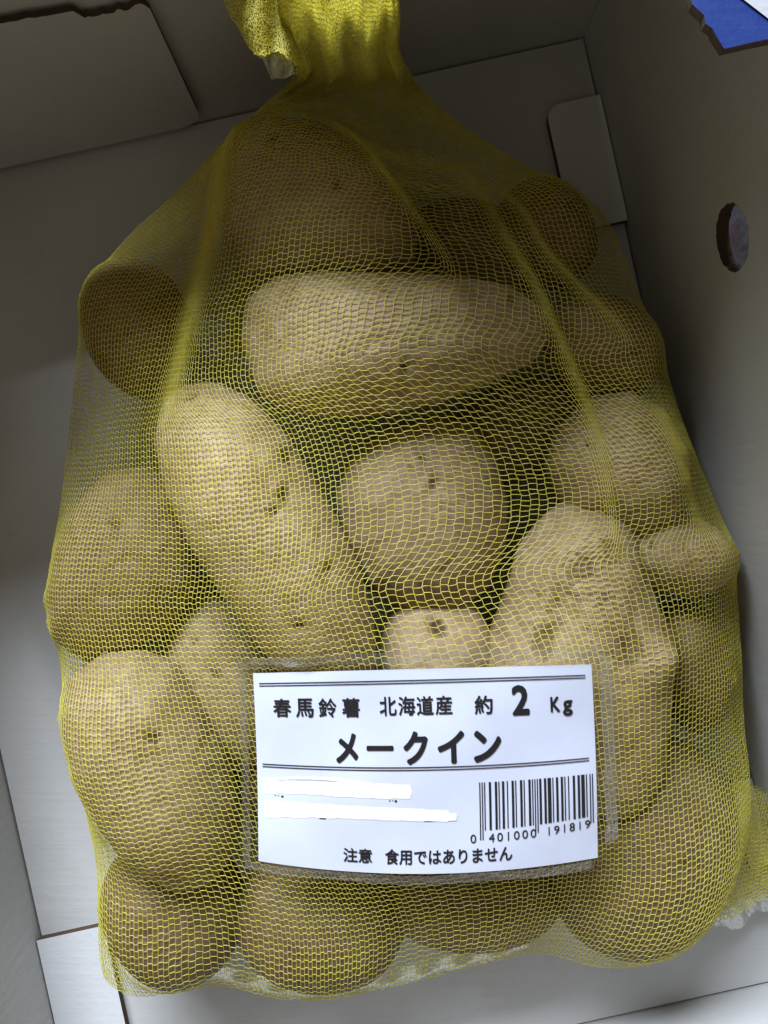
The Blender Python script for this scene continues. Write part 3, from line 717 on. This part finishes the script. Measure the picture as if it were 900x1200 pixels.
def letter(s, a0, a1, b0, b1, bold):
    """set the string in the label box a0..a1, b0..b1; weight comes from slightly shifted copies of the outline"""
    V, Fc = text_mesh(s, 0.0)
    lo, hi = V.min(0) - bold, V.max(0) + bold; n = len(V)
    if s == '1': m = (lo[0] + hi[0]) / 2; lo[0], hi[0] = m - .26, m + .26
    Ps, Fs = [], []
    shifts = [(0, 0)] + ([(math.cos(k * math.pi / 4), math.sin(k * math.pi / 4)) for k in range(8)] if bold else [])
    for k, (sx, sy) in enumerate(shifts):
        u = (V + bold * np.array([sx, sy]) - lo) / (hi - lo)
        Ps.append(lab(a0 + (a1 - a0) * u[:, 0], b1 + (b0 - b1) * u[:, 1], INK + k * .000004)); Fs += [[i + k * n for i in f] for f in Fc]
    return mesh_np("lettering", np.concatenate(Ps), Fs, M_ink, paper, False, None, bag_base)
def zx(x): return (x - 33) / 812.0
chars1 = "春馬鈴薯"; 
for ch, x0 in zip(chars1, (77, 131, 186, 242)): letter(ch, zx(x0), zx(x0 + 43), .135, .232, .019)
for ch, x0 in zip("北海道産", (332, 377, 421, 466)): letter(ch, zx(x0), zx(x0 + 41), .132, .226, .018)
letter("約", zx(560), zx(604), .138, .230, .022)
letter("2", zx(650), zx(692), .092, .243, .035)
letter("K", zx(742), zx(765), .158, .235, .03); letter("g", zx(771), zx(795), .178, .258, .03)
letter("メ", zx(223), zx(277), .310, .462, .042)
letter("ー", zx(297), zx(362), .372, .398, .036)
letter("ク", zx(385), zx(445), .303, .468, .042)
letter("イ", zx(467), zx(533), .305, .466, .042)
letter("ン", zx(553), zx(621), .308, .466, .042)
letter("注意", zx(236), zx(305), .882, .953, .021)
letter("食用ではありません", zx(336), zx(641), .880, .957, .021)
letter("0", zx(541), zx(555), .815, .858, .006)
for i_, ch in enumerate("401000"): letter(ch, zx(585 + i_ * 20), zx(599 + i_ * 20), .815 - .001 * i_, .858 - .001 * i_, .006)
for i_, ch in enumerate("191819"): letter(ch, zx(723 + i_ * 18.5), zx(736 + i_ * 18.5), .808 - .002 * i_, .850 - .002 * i_, .006)
def strips(name, rects, mat, lift, seg=24):
    V, Fc = [], []
    for (a0, a1, b0, b1) in rects:
        n = max(2, int(abs(a1 - a0) * seg) + 2); mb = max(2, int(abs(b1 - b0) * seg) + 2)
        a, b = np.meshgrid(np.linspace(a0, a1, n), np.linspace(b0, b1, mb)); base = sum(len(v) for v in V)
        V.append(lab(a, b, lift).reshape(-1, 3)); Fc += (grid_faces(n, mb) + base).tolist()
    return mesh_np(name, np.concatenate(V), Fc, mat, paper, False, None, bag_base)
for b_ in (.062, .488):
    strips("rule_line", [(zx(46), zx(829), b_ - .0095, b_ - .0045)], M_ink, INK); strips("rule_line", [(zx(46), zx(829), b_ + .0035, b_ + .0085)], M_ink, INK)
# EAN-13 bars for 0 401000 191819
Lp = ["0001101", "0011001", "0010011", "0111101", "0100011", "0110001", "0101111", "0111011", "0110111", "0001011"]
bits = "101" + "".join(Lp[int(c)] for c in "401000") + "01010" + "".join("".join('1' if x == '0' else '0' for x in Lp[int(c)]) for c in "191819") + "101"
x0, x1 = zx(564), zx(837); mw = (x1 - x0) / 95; rects = []; i = 0
while i < 95:
    if bits[i] == '1':
        j = i
        while j < 95 and bits[j] == '1': j += 1
        guard = i < 3 or 45 <= i < 50 or i >= 92
        rects.append((x0 + i * mw + mw * .04, x0 + j * mw - mw * .04, .563, .845 - .03 * (i / 95) if guard else .800 - .02 * (i / 95))); i = j
    else: i += 1
strips("barcode", rects, M_ink, INK)
# remains of two printed lines and digital white cover-up strokes, added as thin sheets over them
rem = []
rr = random.Random(4)
for (u0, u1) in ((74, 96), (348, 362)):
    x = u0
    while x < u1:
        w = rr.uniform(2, 6); rem.append((zx(x), zx(x + w), .640, .640 + rr.uniform(.004, .012))); x += w + rr.uniform(2, 9)
for (u0, u1) in ((180, 195), (430, 460)):
    rem.append((zx(u0), zx(u1), .742, .747))
for r_ in rem: strips("print_mark", [r_], M_ink, .00009)
def stroke(pts, widths, lift):
    p = resample(pts, 70); t = np.linspace(0, 1, 70); w = np.interp(t, np.linspace(0, 1, len(widths)), widths)
    w = w * np.minimum(1, np.sqrt(np.maximum(0, 1 - (1 - np.minimum(1, np.minimum(t, 1 - t) / .035)) ** 2)) + .15) * (1 + .04 * np.sin(t * 40) + .03 * np.sin(t * 91))
    d = np.gradient(p, axis=0); d /= np.linalg.norm(d, axis=1)[:, None]; nr = np.stack([-d[:, 1], d[:, 0]], 1)
    rows = []
    for f in (-1, -.5, 0, .5, 1):
        q = p + nr * (w * .5 * f)[:, None]; rows.append(lab(zx(q[:, 0]), (q[:, 1] - (60 - 22 * zx(q[:, 0]))) / (455 + 28 * 4 * zx(q[:, 0]) * (1 - zx(q[:, 0]))), lift - .00005 * abs(f)))
    return mesh_np("white_stroke", np.stack(rows).reshape(-1, 3), grid_faces(70, 5), M_coverup, paper, True, None, bag_base)
stroke([(44, 334), (150, 334), (260, 338), (403, 340)], (34, 30, 34, 36, 32), .00016)
stroke([(44, 318), (110, 312), (190, 311), (250, 316), (310, 326)], (8, 6, 7, 8, 10), .00024)
stroke([(46, 388), (150, 388), (300, 392), (420, 394), (494, 396)], (42, 34, 30, 30, 26), .00017)
stroke([(488, 398), (500, 398), (509, 398)], (17, 17, 15), .00026)
# clear film sleeve over the label with welded rims
film = lab_sheet("label_film", -.03, 1.035, -.035, 1.02, 60, 44, .0007, M_film, bag, 0, True)
film['label'] = "clear plastic sleeve over the label"
lab_sheet("sealed_rim", -.045, 1.025, -.085, -.028, 120, 8, .0010, M_seal, film, .004, True)
lab_sheet("sealed_rim", -.040, 0.985, 1.008, 1.052, 120, 8, .0010, M_seal, film, .004, True)
lab_sheet("sealed_rim", 1.024, 1.058, -.05, .93, 8, 80, .0010, M_seal, film, .004, True)
lab_sheet("sealed_rim", -.046, -.024, -.03, 1.01, 8, 80, .0010, M_seal, film, .004, True)
